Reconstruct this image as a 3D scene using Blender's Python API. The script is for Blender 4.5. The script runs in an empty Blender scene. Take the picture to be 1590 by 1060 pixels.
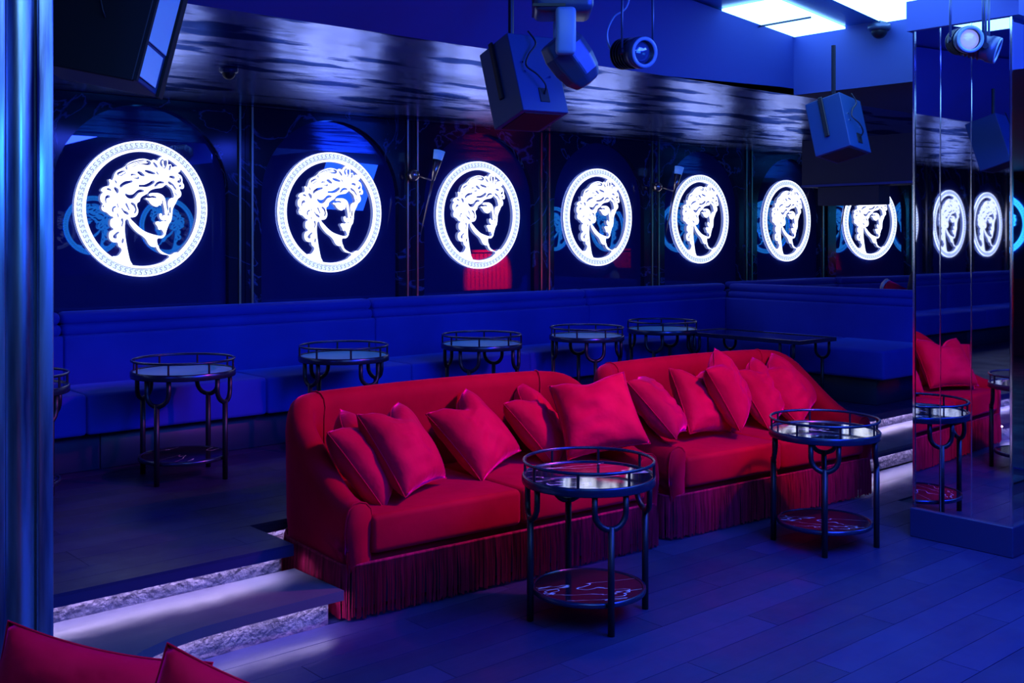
import bpy, bmesh, math, random
from mathutils import Vector, Matrix, Euler
random.seed(7)
sc = bpy.context.scene
COL = sc.collection
PI = math.pi
# ------------------------------------------------------------------ camera
FPX = 1680.0
CX, HZ, CAMH = 795.0, 370.0, 1.55
cam_d = bpy.data.cameras.new('camera'); cam = bpy.data.objects.new('camera', cam_d); COL.objects.link(cam)
cam_d.sensor_width = 36.0; cam_d.lens = 36.0 * FPX / 1590.0
cam_d.shift_y = -(530.0 - HZ) / 1590.0
cam_d.clip_start = 0.05
cam.location = (0, 0, CAMH)
YAW = math.atan2(.661, .7506)
cam.rotation_euler = (PI / 2, 0, -YAW)
sc.camera = cam
# ------------------------------------------------------------------ exposure, world
sc.view_settings.view_transform = 'Standard'
sc.view_settings.look = 'None'
sc.view_settings.gamma = 1.0
sc.view_settings.use_curve_mapping = False
sc.view_settings.exposure = 0.0
w = bpy.data.worlds.new('night'); sc.world = w; w.use_nodes = True
w.node_tree.nodes['Background'].inputs[0].default_value = (0.01, 0.03, 0.2, 1)
w.node_tree.nodes['Background'].inputs[1].default_value = 0.05

def area(name, loc, target, size, power, color, sy=None):
    d = bpy.data.lights.new(name, 'AREA'); d.energy = power; d.color = color
    d.shape = 'RECTANGLE'; d.size = size; d.size_y = sy or size
    o = bpy.data.objects.new(name, d); COL.objects.link(o); o.location = loc
    o.rotation_euler = (Vector(target) - Vector(loc)).to_track_quat('-Z', 'Y').to_euler()
    return o
def spot(name, loc, target, deg, power, color, blend=.6, rad=.05):
    d = bpy.data.lights.new(name, 'SPOT'); d.energy = power; d.color = color
    d.spot_size = math.radians(deg); d.spot_blend = blend; d.shadow_soft_size = rad
    o = bpy.data.objects.new(name, d); COL.objects.link(o); o.location = loc
    o.rotation_euler = (Vector(target) - Vector(loc)).to_track_quat('-Z', 'Y').to_euler()
    return o
BLUE = (.02, .10, 1.0)
area('blue_fill', (3.0, 0.2, 2.7), (3.2, 6.4, .7), 1.4, 85, BLUE)  # this and the following area lamps are added to deepen the blue
area('blue_fill_right', (6.9, 2.6, 2.35), (8.3, 6.2, .8), 1.0, 32, (.02, .12, 1.0))
area('blue_fill_left', (-2.0, 2.0, 2.6), (0.0, 6.4, .8), 1.6, 30, BLUE)
area('blue_fill_floor', (3.9, .9, 2.72), (4.0, 1.2, 0), 1.6, 250, (.03, .07, 1.0))
PINK = (1.0, .02, .34)
spot('red_spot_near_sofa', (4.5, 2.35, 2.55), (3.2, 4.1, .66), 48, 330, PINK, .6, .08)
spot('red_spot_far_sofa', (4.6, 2.1, 2.55), (5.05, 4.05, .64), 43, 300, PINK, .6, .08)
spot('red_spot_front_sofa', (2.6, 1.2, 2.68), (.9, 1.8, .6), 40, 75, (1.0, .02, .10))

# ------------------------------------------------------------------ materials
def mat(name, base, rough=.5, metal=0., emit=None, es=0., sheen=0., sheen_tint=None, bump=None, spec=None, coat=0.,
        noise=None, alpha=None, aniso=0.):
    m = bpy.data.materials.new(name); m.use_nodes = True
    nt = m.node_tree; b = nt.nodes['Principled BSDF']
    b.inputs['Base Color'].default_value = (*base, 1)
    b.inputs['Roughness'].default_value = rough
    b.inputs['Metallic'].default_value = metal
    if emit: b.inputs['Emission Color'].default_value = (*emit, 1); b.inputs['Emission Strength'].default_value = es
    if sheen:
        b.inputs['Sheen Weight'].default_value = sheen
        b.inputs['Sheen Roughness'].default_value = .35
        if sheen_tint: b.inputs['Sheen Tint'].default_value = (*sheen_tint, 1)
    if spec is not None: b.inputs['Specular IOR Level'].default_value = spec
    if coat: b.inputs['Coat Weight'].default_value = coat; b.inputs['Coat Roughness'].default_value = .08
    tc = nt.nodes.new('ShaderNodeTexCoord')
    if noise:   # (other colour, scale vec, lo, hi)
        c2, s, lo, hi = noise
        mp = nt.nodes.new('ShaderNodeMapping'); mp.inputs['Scale'].default_value = s
        nt.links.new(tc.outputs['Object'], mp.inputs[0])
        n = nt.nodes.new('ShaderNodeTexNoise'); n.inputs['Scale'].default_value = 1; n.inputs['Detail'].default_value = 6
        nt.links.new(mp.outputs[0], n.inputs['Vector'])
        r = nt.nodes.new('ShaderNodeValToRGB')
        r.color_ramp.elements[0].position = lo; r.color_ramp.elements[0].color = (*base, 1)
        r.color_ramp.elements[1].position = hi; r.color_ramp.elements[1].color = (*c2, 1)
        nt.links.new(n.outputs[0], r.inputs[0]); nt.links.new(r.outputs[0], b.inputs['Base Color'])
    if bump:    # (strength, dist, scale vec, detail)
        st, di, s, de = bump
        mp = nt.nodes.new('ShaderNodeMapping'); mp.inputs['Scale'].default_value = s
        nt.links.new(tc.outputs['Object'], mp.inputs[0])
        n = nt.nodes.new('ShaderNodeTexNoise'); n.inputs['Scale'].default_value = 1; n.inputs['Detail'].default_value = de
        nt.links.new(mp.outputs[0], n.inputs['Vector'])
        bp = nt.nodes.new('ShaderNodeBump'); bp.inputs['Strength'].default_value = st; bp.inputs['Distance'].default_value = di
        nt.links.new(n.outputs[0], bp.inputs['Height']); nt.links.new(bp.outputs[0], b.inputs['Normal'])
    return m

M = {}
M['emblem'] = mat('etched_lit_glass', (.8, .85, 1), .4, emit=(.82, .86, 1.0), es=1.7)
M['emblem_band'] = mat('etched_lit_band', (.8, .85, 1), .4, emit=(.62, .74, 1.0), es=1.3)
M['key_dark'] = mat('key_groove', (.02, .03, .12), .4)
M['panel_lit'] = mat('luminous_ceiling_panel', (.8, .9, 1), .5, emit=(.22, .55, 1.0), es=5.5)
M['led'] = mat('led_strip', (.8, .8, .9), .5, emit=(.66, .55, 1.0), es=72)
M['velvet_blue'] = mat('blue_velvet', (.012, .03, .36), .75, sheen=.6, sheen_tint=(.1, .25, 1), spec=.15,
                       noise=((.02, .05, .55), (1.3, 1.3, 1.3), .3, .75), bump=(.25, .01, (5, 5, 5), 3))
M['velvet_red'] = mat('red_velvet', (.24, .0005, .012), .7, sheen=.8, sheen_tint=(1, .0, .22), spec=.04,
                      noise=((.40, .0005, .022), (3, 3, 3), .3, .7), bump=(.35, .012, (7, 7, 7), 3))
M['pillow_red'] = mat('red_cushion_velvet', (.30, .0005, .018), .65, sheen=1.0, sheen_tint=(1, .0, .30), spec=.04,
                      noise=((.56, .001, .05), (4.0, 2.5, 2.5), .3, .7), bump=(.6, .02, (9, 9, 9), 3))
M['fringe'] = mat('fringe_cord', (.12, .002, .02), .7, sheen=.15, sheen_tint=(1, .1, .5), spec=.1, noise=((.34, .004, .06), (70, 70, 2), .35, .65))
M['black_metal'] = mat('dark_powder_coated_metal', (.004, .006, .018), .42, metal=.2)
M['metal_rim'] = mat('dark_polished_rim', (.025, .04, .11), .25, metal=.7)
M['brass'] = mat('brass', (.62, .50, .38), .28, metal=1, bump=(.1, .002, (30, 30, 4), 2))
M['chrome'] = mat('polished_steel', (.75, .8, .9), .12, metal=1)
M['mirror'] = mat('mirror', (.60, .66, .85), .015, metal=1)
M['blue_paint'] = mat('matte_blue_plaster', (.025, .055, .30), .65, bump=(.1, .01, (3, 3, 3), 3))
M['dark_paint'] = mat('dark_blue_paint', (.012, .016, .06), .6)
M['ceil_dark'] = mat('dark_gloss_ceiling', (.02, .16, .60), .25, spec=.6)
M['marble'] = mat('dark_marble', (.008, .012, .045), .12, spec=.5)
M['plinth'] = mat('banquette_plinth_laminate', (.004, .025, .07), .45)
M['speaker'] = mat('speaker_cabinet_paint', (.007, .05, .17), .5, bump=(.1, .002, (90, 90, 90), 2))
M['speaker_dark'] = mat('speaker_grille', (.004, .005, .012), .6)
M['side_reflection'] = mat('painted_side_reflection', (.6, .85, .9), .3)  # reflected light on the large speaker's side, put into a pale colour
M['emblem_blue'] = mat('etched_blue_lit_glass', (.2, .5, 1), .4, emit=(.03, .42, 1.0), es=2.6)
M['tray_glass'] = mat('blue_lit_tray_glass', (.20, .75, 1.0), .25, spec=.8)  # bright blue light on the platform table tops is painted into the base colour
M['fixture'] = mat('stage_light_housing', (.05, .08, .17), .35, metal=.4)
M['fixture_pale'] = mat('stage_light_arm_plastic', (.20, .34, .55), .35)
M['lens'] = mat('lamp_lens', (.25, .35, .6), .05, spec=.8, emit=(.5, .5, 1.0), es=.5)
M['lens_dark'] = mat('clear_lens', (.08, .14, .35), .06, spec=1.0, coat=1.0, metal=.5)
M['base_box'] = mat('column_base_lacquer', (.012, .025, .09), .3)
M['cable'] = mat('black_cable', (.01, .01, .02), .5)
M['frost'] = mat('frosted_cup', (.4, .55, .9), .4, emit=(.05, .2, .9), es=.5)
M['white_cloth'] = mat('white_trim', (.6, .6, .65), .7)
M['coat'] = mat('dark_cloth', (.015, .015, .05), .9)
M['red_slats'] = mat('red_fluted_board', (.7, .01, .05), .5)
M['pane'] = None
# dark glass pane: a faint mirror over a dark blue film
m = bpy.data.materials.new('dark_glass_pane'); m.use_nodes = True; nt = m.node_tree; nt.nodes.clear()
out = nt.nodes.new('ShaderNodeOutputMaterial'); mx = nt.nodes.new('ShaderNodeMixShader')
df = nt.nodes.new('ShaderNodeBsdfDiffuse'); df.inputs[0].default_value = (.012, .02, .15, 1)
gl = nt.nodes.new('ShaderNodeBsdfGlossy'); gl.inputs[0].default_value = (.50, .62, 1.0, 1); gl.inputs['Roughness'].default_value = .012
mx.inputs[0].default_value = .17
nt.links.new(df.outputs[0], mx.inputs[1]); nt.links.new(gl.outputs[0], mx.inputs[2]); nt.links.new(mx.outputs[0], out.inputs[0])
M['pane'] = m
# marble veins
def add_veins(m, vein, scale=1.6, width=.02, base=None, emission=False):
    nt = m.node_tree; b = nt.nodes['Principled BSDF']
    tc = nt.nodes.new('ShaderNodeTexCoord'); n = nt.nodes.new('ShaderNodeTexNoise'); n.inputs['Scale'].default_value = scale
    n.inputs['Detail'].default_value = 7; n.inputs['Distortion'].default_value = 1.2
    nt.links.new(tc.outputs['Object'], n.inputs['Vector'])
    r = nt.nodes.new('ShaderNodeValToRGB'); e = r.color_ramp.elements
    bc = base or tuple(b.inputs['Base Color'].default_value)[:3]
    e[0].position = .5 - width; e[0].color = (*bc, 1); e[1].position = .5 + width; e[1].color = (*bc, 1)
    k = r.color_ramp.elements.new(.5); k.color = (*vein, 1)
    nt.links.new(n.outputs[0], r.inputs[0]); nt.links.new(r.outputs[0], b.inputs['Base Color'])
add_veins(M['marble'], (.05, .10, .34), 2.2, .016)
# table stone: near black with a few crisp white veins
m = mat('black_veined_stone', (.010, .008, .02), .06, spec=.9, coat=.5); nt = m.node_tree; b = nt.nodes['Principled BSDF']
tc = nt.nodes.new('ShaderNodeTexCoord'); oi = nt.nodes.new('ShaderNodeObjectInfo')
mp = nt.nodes.new('ShaderNodeMapping'); mp.inputs['Scale'].default_value = (1.0, 3.6, 1.0)
nt.links.new(tc.outputs['Object'], mp.inputs[0])
va = nt.nodes.new('ShaderNodeVectorMath'); va.operation = 'ADD'; nt.links.new(mp.outputs[0], va.inputs[0]); nt.links.new(oi.outputs['Random'], va.inputs[1])
n = nt.nodes.new('ShaderNodeTexNoise'); n.inputs['Scale'].default_value = 1.7; n.inputs['Detail'].default_value = 3.5; n.inputs['Distortion'].default_value = .3
nt.links.new(va.outputs[0], n.inputs['Vector'])
r = nt.nodes.new('ShaderNodeValToRGB'); e = r.color_ramp.elements
e[0].position = .493; e[0].color = (.010, .008, .02, 1); e[1].position = .507; e[1].color = (.010, .008, .02, 1)
k = e.new(.5); k.color = (.85, .85, .95, 1)
nt.links.new(n.outputs[0], r.inputs[0]); nt.links.new(r.outputs[0], b.inputs['Base Color'])
M['stone'] = m
M['stone_low'] = m.copy(); _b = M['stone_low'].node_tree.nodes['Principled BSDF']; _b.inputs['Coat Weight'].default_value = 0; _b.inputs['Specular IOR Level'].default_value = .12; _b.inputs['Roughness'].default_value = .12
for _n in M['stone_low'].node_tree.nodes:
    if _n.type == 'VALTORGB': _n.color_ramp.elements[0].position = .4965; _n.color_ramp.elements[2].position = .5035
# riser: rough stone
M['riser'] = mat('rough_stone_riser', (.07, .065, .11), .8, noise=((.17, .15, .22), (18, 18, 18), .3, .7), bump=(.7, .02, (35, 35, 35), 4))
# wood planks, tone from object random
def wood(name, c1, c2, rough):
    m = mat(name, c1, rough, spec=.35); nt = m.node_tree; b = nt.nodes['Principled BSDF']
    tc = nt.nodes.new('ShaderNodeTexCoord'); oi = nt.nodes.new('ShaderNodeObjectInfo')
    geo = nt.nodes.new('ShaderNodeNewGeometry')
    mp = nt.nodes.new('ShaderNodeMapping'); mp.inputs['Scale'].default_value = (1.2, 14, 1)
    nt.links.new(geo.outputs['Position'], mp.inputs[0])
    n = nt.nodes.new('ShaderNodeTexNoise'); n.inputs['Scale'].default_value = 1.5; n.inputs['Detail'].default_value = 7
    nt.links.new(mp.outputs[0], n.inputs['Vector'])
    n2 = nt.nodes.new('ShaderNodeTexNoise'); n2.inputs['Scale'].default_value = 3.0; n2.inputs['Detail'].default_value = 8
    nt.links.new(geo.outputs['Position'], n2.inputs['Vector'])
    a = nt.nodes.new('ShaderNodeMath'); a.operation = 'MULTIPLY_ADD'; nt.links.new(n.outputs[0], a.inputs[0]); a.inputs[1].default_value = .6
    nt.links.new(oi.outputs['Random'], a.inputs[2])
    s_ = nt.nodes.new('ShaderNodeMath'); s_.operation = 'MULTIPLY'; nt.links.new(a.outputs[0], s_.inputs[0]); s_.inputs[1].default_value = .62
    r = nt.nodes.new('ShaderNodeValToRGB'); e = r.color_ramp.elements
    e[0].position = .1; e[0].color = (*c1, 1); e[1].position = .95; e[1].color = (*c2, 1)
    nt.links.new(s_.outputs[0], r.inputs[0]); nt.links.new(r.outputs[0], b.inputs['Base Color'])
    rr = nt.nodes.new('ShaderNodeMapRange'); rr.inputs[1].default_value = .3; rr.inputs[2].default_value = .7
    rr.inputs[3].default_value = rough - .12; rr.inputs[4].default_value = rough + .16
    nt.links.new(n2.outputs[0], rr.inputs[0]); nt.links.new(rr.outputs[0], b.inputs['Roughness'])
    bp = nt.nodes.new('ShaderNodeBump'); bp.inputs['Strength'].default_value = .25; bp.inputs['Distance'].default_value = .004
    nt.links.new(n.outputs[0], bp.inputs['Height']); nt.links.new(bp.outputs[0], b.inputs['Normal'])
    return m
M['wood'] = wood('dark_scuffed_oak', (.012, .014, .06), (.026, .028, .12), .42)
M['tread'] = wood('step_tread_oak', (.06, .06, .10), (.10, .10, .16), .55)
M['wood2'] = wood('dark_platform_oak', (.007, .011, .065), (.014, .020, .11), .42)
# foil ceiling: rippled mirror-like metal leaf with darker blue islands in its colour
m = mat('rippled_metal_leaf', (.42, .50, .95), .20, metal=1.0); nt = m.node_tree; b = nt.nodes['Principled BSDF']
geo = nt.nodes.new('ShaderNodeNewGeometry')
mp = nt.nodes.new('ShaderNodeMapping'); mp.inputs['Scale'].default_value = (1.0, 1.7, 1)
nt.links.new(geo.outputs['Position'], mp.inputs[0])
n = nt.nodes.new('ShaderNodeTexNoise'); n.inputs['Scale'].default_value = 1.1; n.inputs['Detail'].default_value = 3.0; n.inputs['Roughness'].default_value = .40
nt.links.new(mp.outputs[0], n.inputs['Vector'])
bp = nt.nodes.new('ShaderNodeBump'); bp.inputs['Strength'].default_value = 1.0; bp.inputs['Distance'].default_value = .03
nt.links.new(n.outputs[0], bp.inputs['Height']); nt.links.new(bp.outputs[0], b.inputs['Normal'])
n3 = nt.nodes.new('ShaderNodeTexNoise'); n3.inputs['Scale'].default_value = 1.1; n3.inputs['Detail'].default_value = 5
mp3 = nt.nodes.new('ShaderNodeMapping'); mp3.inputs['Scale'].default_value = (1.6, 5.0, 1); nt.links.new(geo.outputs['Position'], mp3.inputs[0]); nt.links.new(mp3.outputs[0], n3.inputs['Vector'])
r = nt.nodes.new('ShaderNodeValToRGB'); e = r.color_ramp.elements
e[0].position = .41; e[0].color = (.05, .10, .38, 1); e[1].position = .47; e[1].color = (.42, .52, 1.0, 1)
nt.links.new(n3.outputs[0], r.inputs[0]); nt.links.new(r.outputs[0], b.inputs['Base Color'])
gf = nt.nodes.new('ShaderNodeBsdfGlossy'); gf.inputs['Roughness'].default_value = .24
nt.links.new(r.outputs[0], gf.inputs['Color']); nt.links.new(bp.outputs[0], gf.inputs['Normal'])
nt.links.new(gf.outputs[0], nt.nodes['Material Output'].inputs[0])
M['foil'] = m
# brushed steel for the near column, vertical streaks
m = mat('brushed_column_cladding', (.55, .70, .90), .30, metal=.95, noise=((.05, .05, .16), (14, 14, 1.1), .40, .62), bump=(.15, .004, (20, 20, 1), 4))
M['cladding'] = m

# ------------------------------------------------------------------ mesh helpers
def obj(name, bm, m, parent=None, smooth=False, loc=None, rot=None):
    me = bpy.data.meshes.new(name); bm.to_mesh(me); bm.free()
    me.materials.append(m)
    if smooth:
        for p in me.polygons: p.use_smooth = True
    o = bpy.data.objects.new(name, me); COL.objects.link(o)
    if parent: o.parent = parent
    if loc is not None: o.location = loc
    if rot is not None: o.rotation_euler = rot
    return o
def inst(name, me, parent=None, loc=(0, 0, 0), rot=(0, 0, 0), scale=(1, 1, 1)):
    o = bpy.data.objects.new(name, me); COL.objects.link(o); o.parent = parent
    o.location = loc; o.rotation_euler = rot; o.scale = scale
    return o
def empty(name, loc=(0, 0, 0), rot=(0, 0, 0)):
    o = bpy.data.objects.new(name, None); COL.objects.link(o); o.location = loc; o.rotation_euler = rot; o.empty_display_size = .1
    return o
def tag(o, label=None, cat=None, group=None, kind=None):
    if label: o['label'] = label
    if cat: o['category'] = cat
    if group: o['group'] = group
    if kind: o['kind'] = kind
    return o
def copy_tree(o, parent=None):
    c = o.copy(); COL.objects.link(c); c.parent = parent
    for ch in o.children: copy_tree(ch, c)
    return c
def bx(bm, x0, x1, y0, y1, z0, z1, bev=0, seg=2):
    b2 = bmesh.new(); bmesh.ops.create_cube(b2, size=1)
    for v in b2.verts: v.co = Vector(((x0 + x1) / 2 + v.co.x * (x1 - x0), (y0 + y1) / 2 + v.co.y * (y1 - y0), (z0 + z1) / 2 + v.co.z * (z1 - z0)))
    if bev: bmesh.ops.bevel(b2, geom=list(b2.edges), offset=bev, segments=seg, profile=.5, affect='EDGES')
    merge(bm, b2); return bm
def merge(bm, b2, M4=None):
    if M4 is not None: bmesh.ops.transform(b2, matrix=M4, verts=b2.verts)
    me = bpy.data.meshes.new('tmp'); b2.to_mesh(me); b2.free(); bm.from_mesh(me); bpy.data.meshes.remove(me)
def box(name, x0, x1, y0, y1, z0, z1, m, parent=None, bev=0, seg=2, smooth=False):
    bm = bmesh.new(); bx(bm, x0, x1, y0, y1, z0, z1, bev, seg); return obj(name, bm, m, parent, smooth)
def tube(bm, pts, r, n=10, closed=False, cap=True):
    pts = [Vector(p) for p in pts]; N = len(pts); rings = []
    rs = r if isinstance(r, (list, tuple)) else [r] * N
    up = Vector((0, 0, 1)); prev = None
    for i, p in enumerate(pts):
        if closed: t = pts[(i + 1) % N] - pts[(i - 1) % N]
        else: t = pts[min(i + 1, N - 1)] - pts[max(i - 1, 0)]
        t.normalize()
        if prev is None:
            a = up if abs(t.dot(up)) < .9 else Vector((1, 0, 0)); u = t.cross(a).normalized()
        else: u = (prev - t * prev.dot(t)).normalized()
        prev = u; v = t.cross(u)
        rings.append([bm.verts.new(p + (u * math.cos(2 * PI * k / n) + v * math.sin(2 * PI * k / n)) * rs[i]) for k in range(n)])
    for i in range(N if closed else N - 1):
        a, b = rings[i], rings[(i + 1) % N]
        for k in range(n): bm.faces.new((a[k], a[(k + 1) % n], b[(k + 1) % n], b[k]))
    if cap and not closed: bm.faces.new(rings[0][::-1]); bm.faces.new(rings[-1])
    return bm
def lathe(bm, prof, n=40, M4=None):
    b2 = bmesh.new(); rings = []
    for r, z in prof:
        if r < 1e-6: rings.append([b2.verts.new((0, 0, z))])
        else: rings.append([b2.verts.new((r * math.cos(2 * PI * k / n), r * math.sin(2 * PI * k / n), z)) for k in range(n)])
    for a, b in zip(rings, rings[1:]):
        for k in range(n):
            q = (k + 1) % n
            if len(a) == 1: b2.faces.new((a[0], b[k], b[q])) if len(b) > 1 else None
            elif len(b) == 1: b2.faces.new((a[k], a[q], b[0]))
            else: b2.faces.new((a[k], a[q], b[q], b[k]))
    bmesh.ops.recalc_face_normals(b2, faces=b2.faces)
    merge(bm, b2, M4); return bm
def curvy(pts, k=6):
    P_ = [Vector(p) for p in pts]; out = []
    for i in range(len(P_) - 1):
        a = P_[max(i - 1, 0)]; b = P_[i]; c = P_[i + 1]; d = P_[min(i + 2, len(P_) - 1)]
        for j in range(k):
            t = j / k; out.append(.5 * ((2 * b) + (c - a) * t + (2 * a - 5 * b + 4 * c - d) * t * t + (3 * b - a - 3 * c + d) * t ** 3))
    out.append(P_[-1]); return out
def circ(r, z, n=48): return [(r * math.cos(2 * PI * k / n), r * math.sin(2 * PI * k / n), z) for k in range(n)]

# ------------------------------------------------------------------ room shell
ZP, ZT = .26, .14
FR = tag(box('floor', -5.4, 14.6, -2.4, 7.0, -.06, -.012, M['dark_paint']), kind='structure')
bm = bmesh.new(); bx(bm, 0, 1, 0, 1, -.0117, 0, 0); plank_me = bpy.data.meshes.new('plank'); bm.to_mesh(plank_me); bm.free()
plank_me.materials.append(M['wood'])
PW = .15
yy = -.60; row = 0
while yy < 3.66:
    x = -.8 + (row * .57) % 1.5 - 1.5
    while x < 5.9:
        L = 1.5; xa, xb = max(x, -.8), min(x + L, 7.4)
        if xb - xa > .1: inst('plank', plank_me, FR, (xa, yy, random.uniform(-.0008, 0)), (0, 0, 0), (xb - xa - .003, PW - .003, 1))
        x += L
    yy += PW; row += 1
# strip of floor under and behind the sofas
box('floor_board', -.8, 5.9, yy, 4.47, -.0117, 0, M['wood'], FR)
box('floor_board', 7.41, 14.5, -2.3, 4.3, -.0117, 0, M['wood'], FR)
box('floor_board', -.8, 7.4, -2.3, -.61, -.0117, 0, M['wood'], FR)
box('floor_board', -5.3, -.81, -2.3, 3.6, -.0117, 0, M['wood'], FR)

# raised platform: solid mass, riser faces, nosed top boards
PF = tag(empty('platform'), kind='structure')
bm = bmesh.new()
bx(bm, -5.3, 2.29, 4.09, 6.66, 0, ZP - .028); bx(bm, 2.29, 6.15, 4.48, 6.66, 0, ZP - .028); bx(bm, 6.15, 14.4, 4.25, 6.7, 0, ZP - .028)
obj('riser', bm, M['riser'], PF)
bm = bmesh.new(); bx(bm, 0, 1, 0, 1, -.012, 0, 0); plank2 = bpy.data.meshes.new('platform_plank'); bm.to_mesh(plank2); bm.free()
plank2.materials.append(M['wood2'])
def plank_field(x0, x1, y0, y1, z, w_, L, seed):
    y = y0; k = seed
    while y < y1 - .01:
        y2 = min(y + w_, y1); x = x0 - ((k * .61) % L)
        while x < x1:
            a, b_ = max(x, x0), min(x + L, x1)
            if b_ - a > .05: inst('plank', plank2, PF, (a, y, z + random.uniform(-.0006, 0)), (0, 0, 0), (b_ - a - .002, y2 - y - .002, 1))
            x += L
        y += w_; k += 1
bm = bmesh.new(); bx(bm, -5.3, 2.33, 4.04, 6.66, ZP - .028, ZP - .0125); bx(bm, -5.3, 2.33, 4.04, 4.052, ZP - .050, ZP - .028); bx(bm, 2.33, 6.12, 4.43, 4.442, ZP - .050, ZP - .028); bx(bm, 6.12, 14.4, 4.20, 4.212, ZP - .05, ZP - .028); bx(bm, 2.318, 2.33, 4.052, 4.43, ZP - .05, ZP - .028); bx(bm, 2.33, 6.12, 4.43, 6.66, ZP - .028, ZP - .0125)
bx(bm, 6.12, 14.4, 4.20, 6.7, ZP - .028, ZP - .0125)
obj('deck_board', bm, M['wood2'], PF)
plank_field(-.4, 2.33, 4.04, 4.43, ZP, .13, 1.9, 1)
plank_field(-.4, 8.4, 4.43, 6.08, ZP, .1375, 1.9, 3)
box('deck_edge', -5.3, -.41, 4.04, 6.6, ZP - .012, ZP, M['wood2'], PF)
plank_field(6.12, 8.4, 4.20, 4.43, ZP, .115, 1.9, 5)
# lower step: left flight with its curved corner, right flight straight
ST = tag(empty('step'), kind='structure')
def curve_edge(y0):
    p = [(2.36, y0), (1.95, y0), (1.75, y0 - .01), (1.62, y0 - .035), (1.50, y0 - .085), (1.40, y0 - .16), (1.33, y0 - .26), (1.29, y0 - .38), (1.27, y0 - .55)]
    return p
def prism(poly, z0, z1, bm):
    a = [bm.verts.new((x, y, z0)) for x, y in poly]; b_ = [bm.verts.new((x, y, z1)) for x, y in poly]
    n_ = len(poly); bm.faces.new(a[::-1]); bm.faces.new(b_)
    for i in range(n_): bm.faces.new((a[i], a[(i + 1) % n_], b_[(i + 1) % n_], b_[i]))
    bmesh.ops.recalc_face_normals(bm, faces=bm.faces)
bm = bmesh.new(); e_ = curve_edge(3.70); prism([(2.36, 4.088)] + e_ + [(-2.5, 3.15), (-2.5, 4.088)], ZT - .018, ZT, bm)
for a_, b2_ in zip(curve_edge(3.70), curve_edge(3.70)[1:]):
    q_ = bmesh.new(); d_ = Vector((b2_[0] - a_[0], b2_[1] - a_[1], 0)).normalized(); n_ = Vector((d_.y, -d_.x, 0)) * .011
    if n_.y < 0 or (abs(n_.y) < 1e-4): n_ = -n_
    n_ = Vector((-abs(n_.x), abs(n_.y), 0))
    prism([a_, b2_, (b2_[0] + n_.x, b2_[1] + n_.y), (a_[0] + n_.x, a_[1] + n_.y)], ZT - .040, ZT - .018, q_); merge(bm, q_)
obj('tread', bm, M['tread'], ST)
bm = bmesh.new(); e_ = [(x - .045, y + .045) for x, y in curve_edge(3.70)]; prism([(2.315, 4.088)] + e_ + [(-2.5, 3.2), (-2.5, 4.088)], 0, ZT - .018, bm)
obj('riser', bm, M['riser'], ST)
box('tread', 6.12, 14.4, 3.77, 4.248, ZT - .018, ZT, M['tread'], ST); box('tread_lip', 6.12, 14.4, 3.77, 3.782, ZT - .040, ZT - .018, M['wood2'], ST)
box('riser', 6.16, 14.4, 3.82, 4.248, 0, ZT - .018, M['riser'], ST)
# led strips under every nosing
def led(x0, x1, y, z):
    return box('led_strip', x0, x1, y, y + .012, z - .010, z - .001, M['led'], PF)
led(-2.4, 2.28, 4.076, ZP - .028); led(2.36, 6.1, 4.466, ZP - .028); led(6.2, 12, 4.236, ZP - .028)
led(6.2, 12, 3.806, ZT - .018)
bm = bmesh.new(); pts = [(x - .034, y + .034, ZT - .024) for x, y in curve_edge(3.70)]; tube(bm, pts, .005, 6); obj('led_strip', bm, M['led'], PF)

# walls
tag(box('wall_left', -5.5, -5.3, -2.4, 6.8, 0, 2.9, M['dark_paint']), kind='structure')
tag(box('wall_opposite', -5.5, 14.7, -2.6, -2.4, 0, 2.9, M['dark_paint']), kind='structure')
tag(box('wall_right', 14.5, 14.7, -2.4, 6.0, 0, 2.9, M['dark_paint']), kind='structure')
WB = tag(box('wall_back', -5.3, 10.37, 6.66, 6.80, 0, 2.43, M['dark_paint']), kind='structure')
AB = math.radians(11)
WF = tag(box('wall_far', 0, 4.4, .06, .20, 0, 2.43, M['dark_paint']), kind='structure')
WF.location = (10.37, 6.6, 0); WF.rotation_euler = (0, 0, -AB)

# ceilings
tag(box('ceiling_foil', -5.3, 14.5, 3.85, 6.9, 2.43, 2.47, M['foil']), kind='structure')
tag(box('ceiling_soffit', 5.702, 14.5, -2.4, 3.848, 2.43, 2.85, M['dark_paint']), kind='structure')
CE = tag(box('ceiling', -5.3, 5.72, -2.4, 4.0, 2.80, 2.85, M['ceil_dark']), kind='structure')
# sloping blue fascia along the foil and the straight one at the right
bm = bmesh.new()
prof = []
N = 8
def slope_pt(x, t):
    y_top = 3.85 + .19 * (x - 5.7); z = 2.43 + .36 * t
    yb = 3.85; c = .10 * math.sin(PI * t) * (1 - (x + 5.3) / 11)
    return (x, yb + (y_top - yb) * t, z + c)
g = [[bm.verts.new(slope_pt(x, t / N)) for t in range(N + 1)] for x in (-5.3, -2, 0, 1.5, 3, 4.5, 5.7)]
for i in range(len(g) - 1):
    for j in range(N): bm.faces.new((g[i][j], g[i][j + 1], g[i + 1][j + 1], g[i + 1][j]))
tag(obj('trim_1', bm, M['blue_paint'], smooth=True), kind='structure')
bm = bmesh.new(); bx(bm, 5.70, 5.72, -2.4, 3.85, 2.43, 2.80); tag(obj('trim_2', bm, M['blue_paint']), kind='structure')
tag(box('trim_3', 5.28, 5.70, 2.30, 2.88, 2.63, 2.80, M['blue_paint']), kind='structure')
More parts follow.
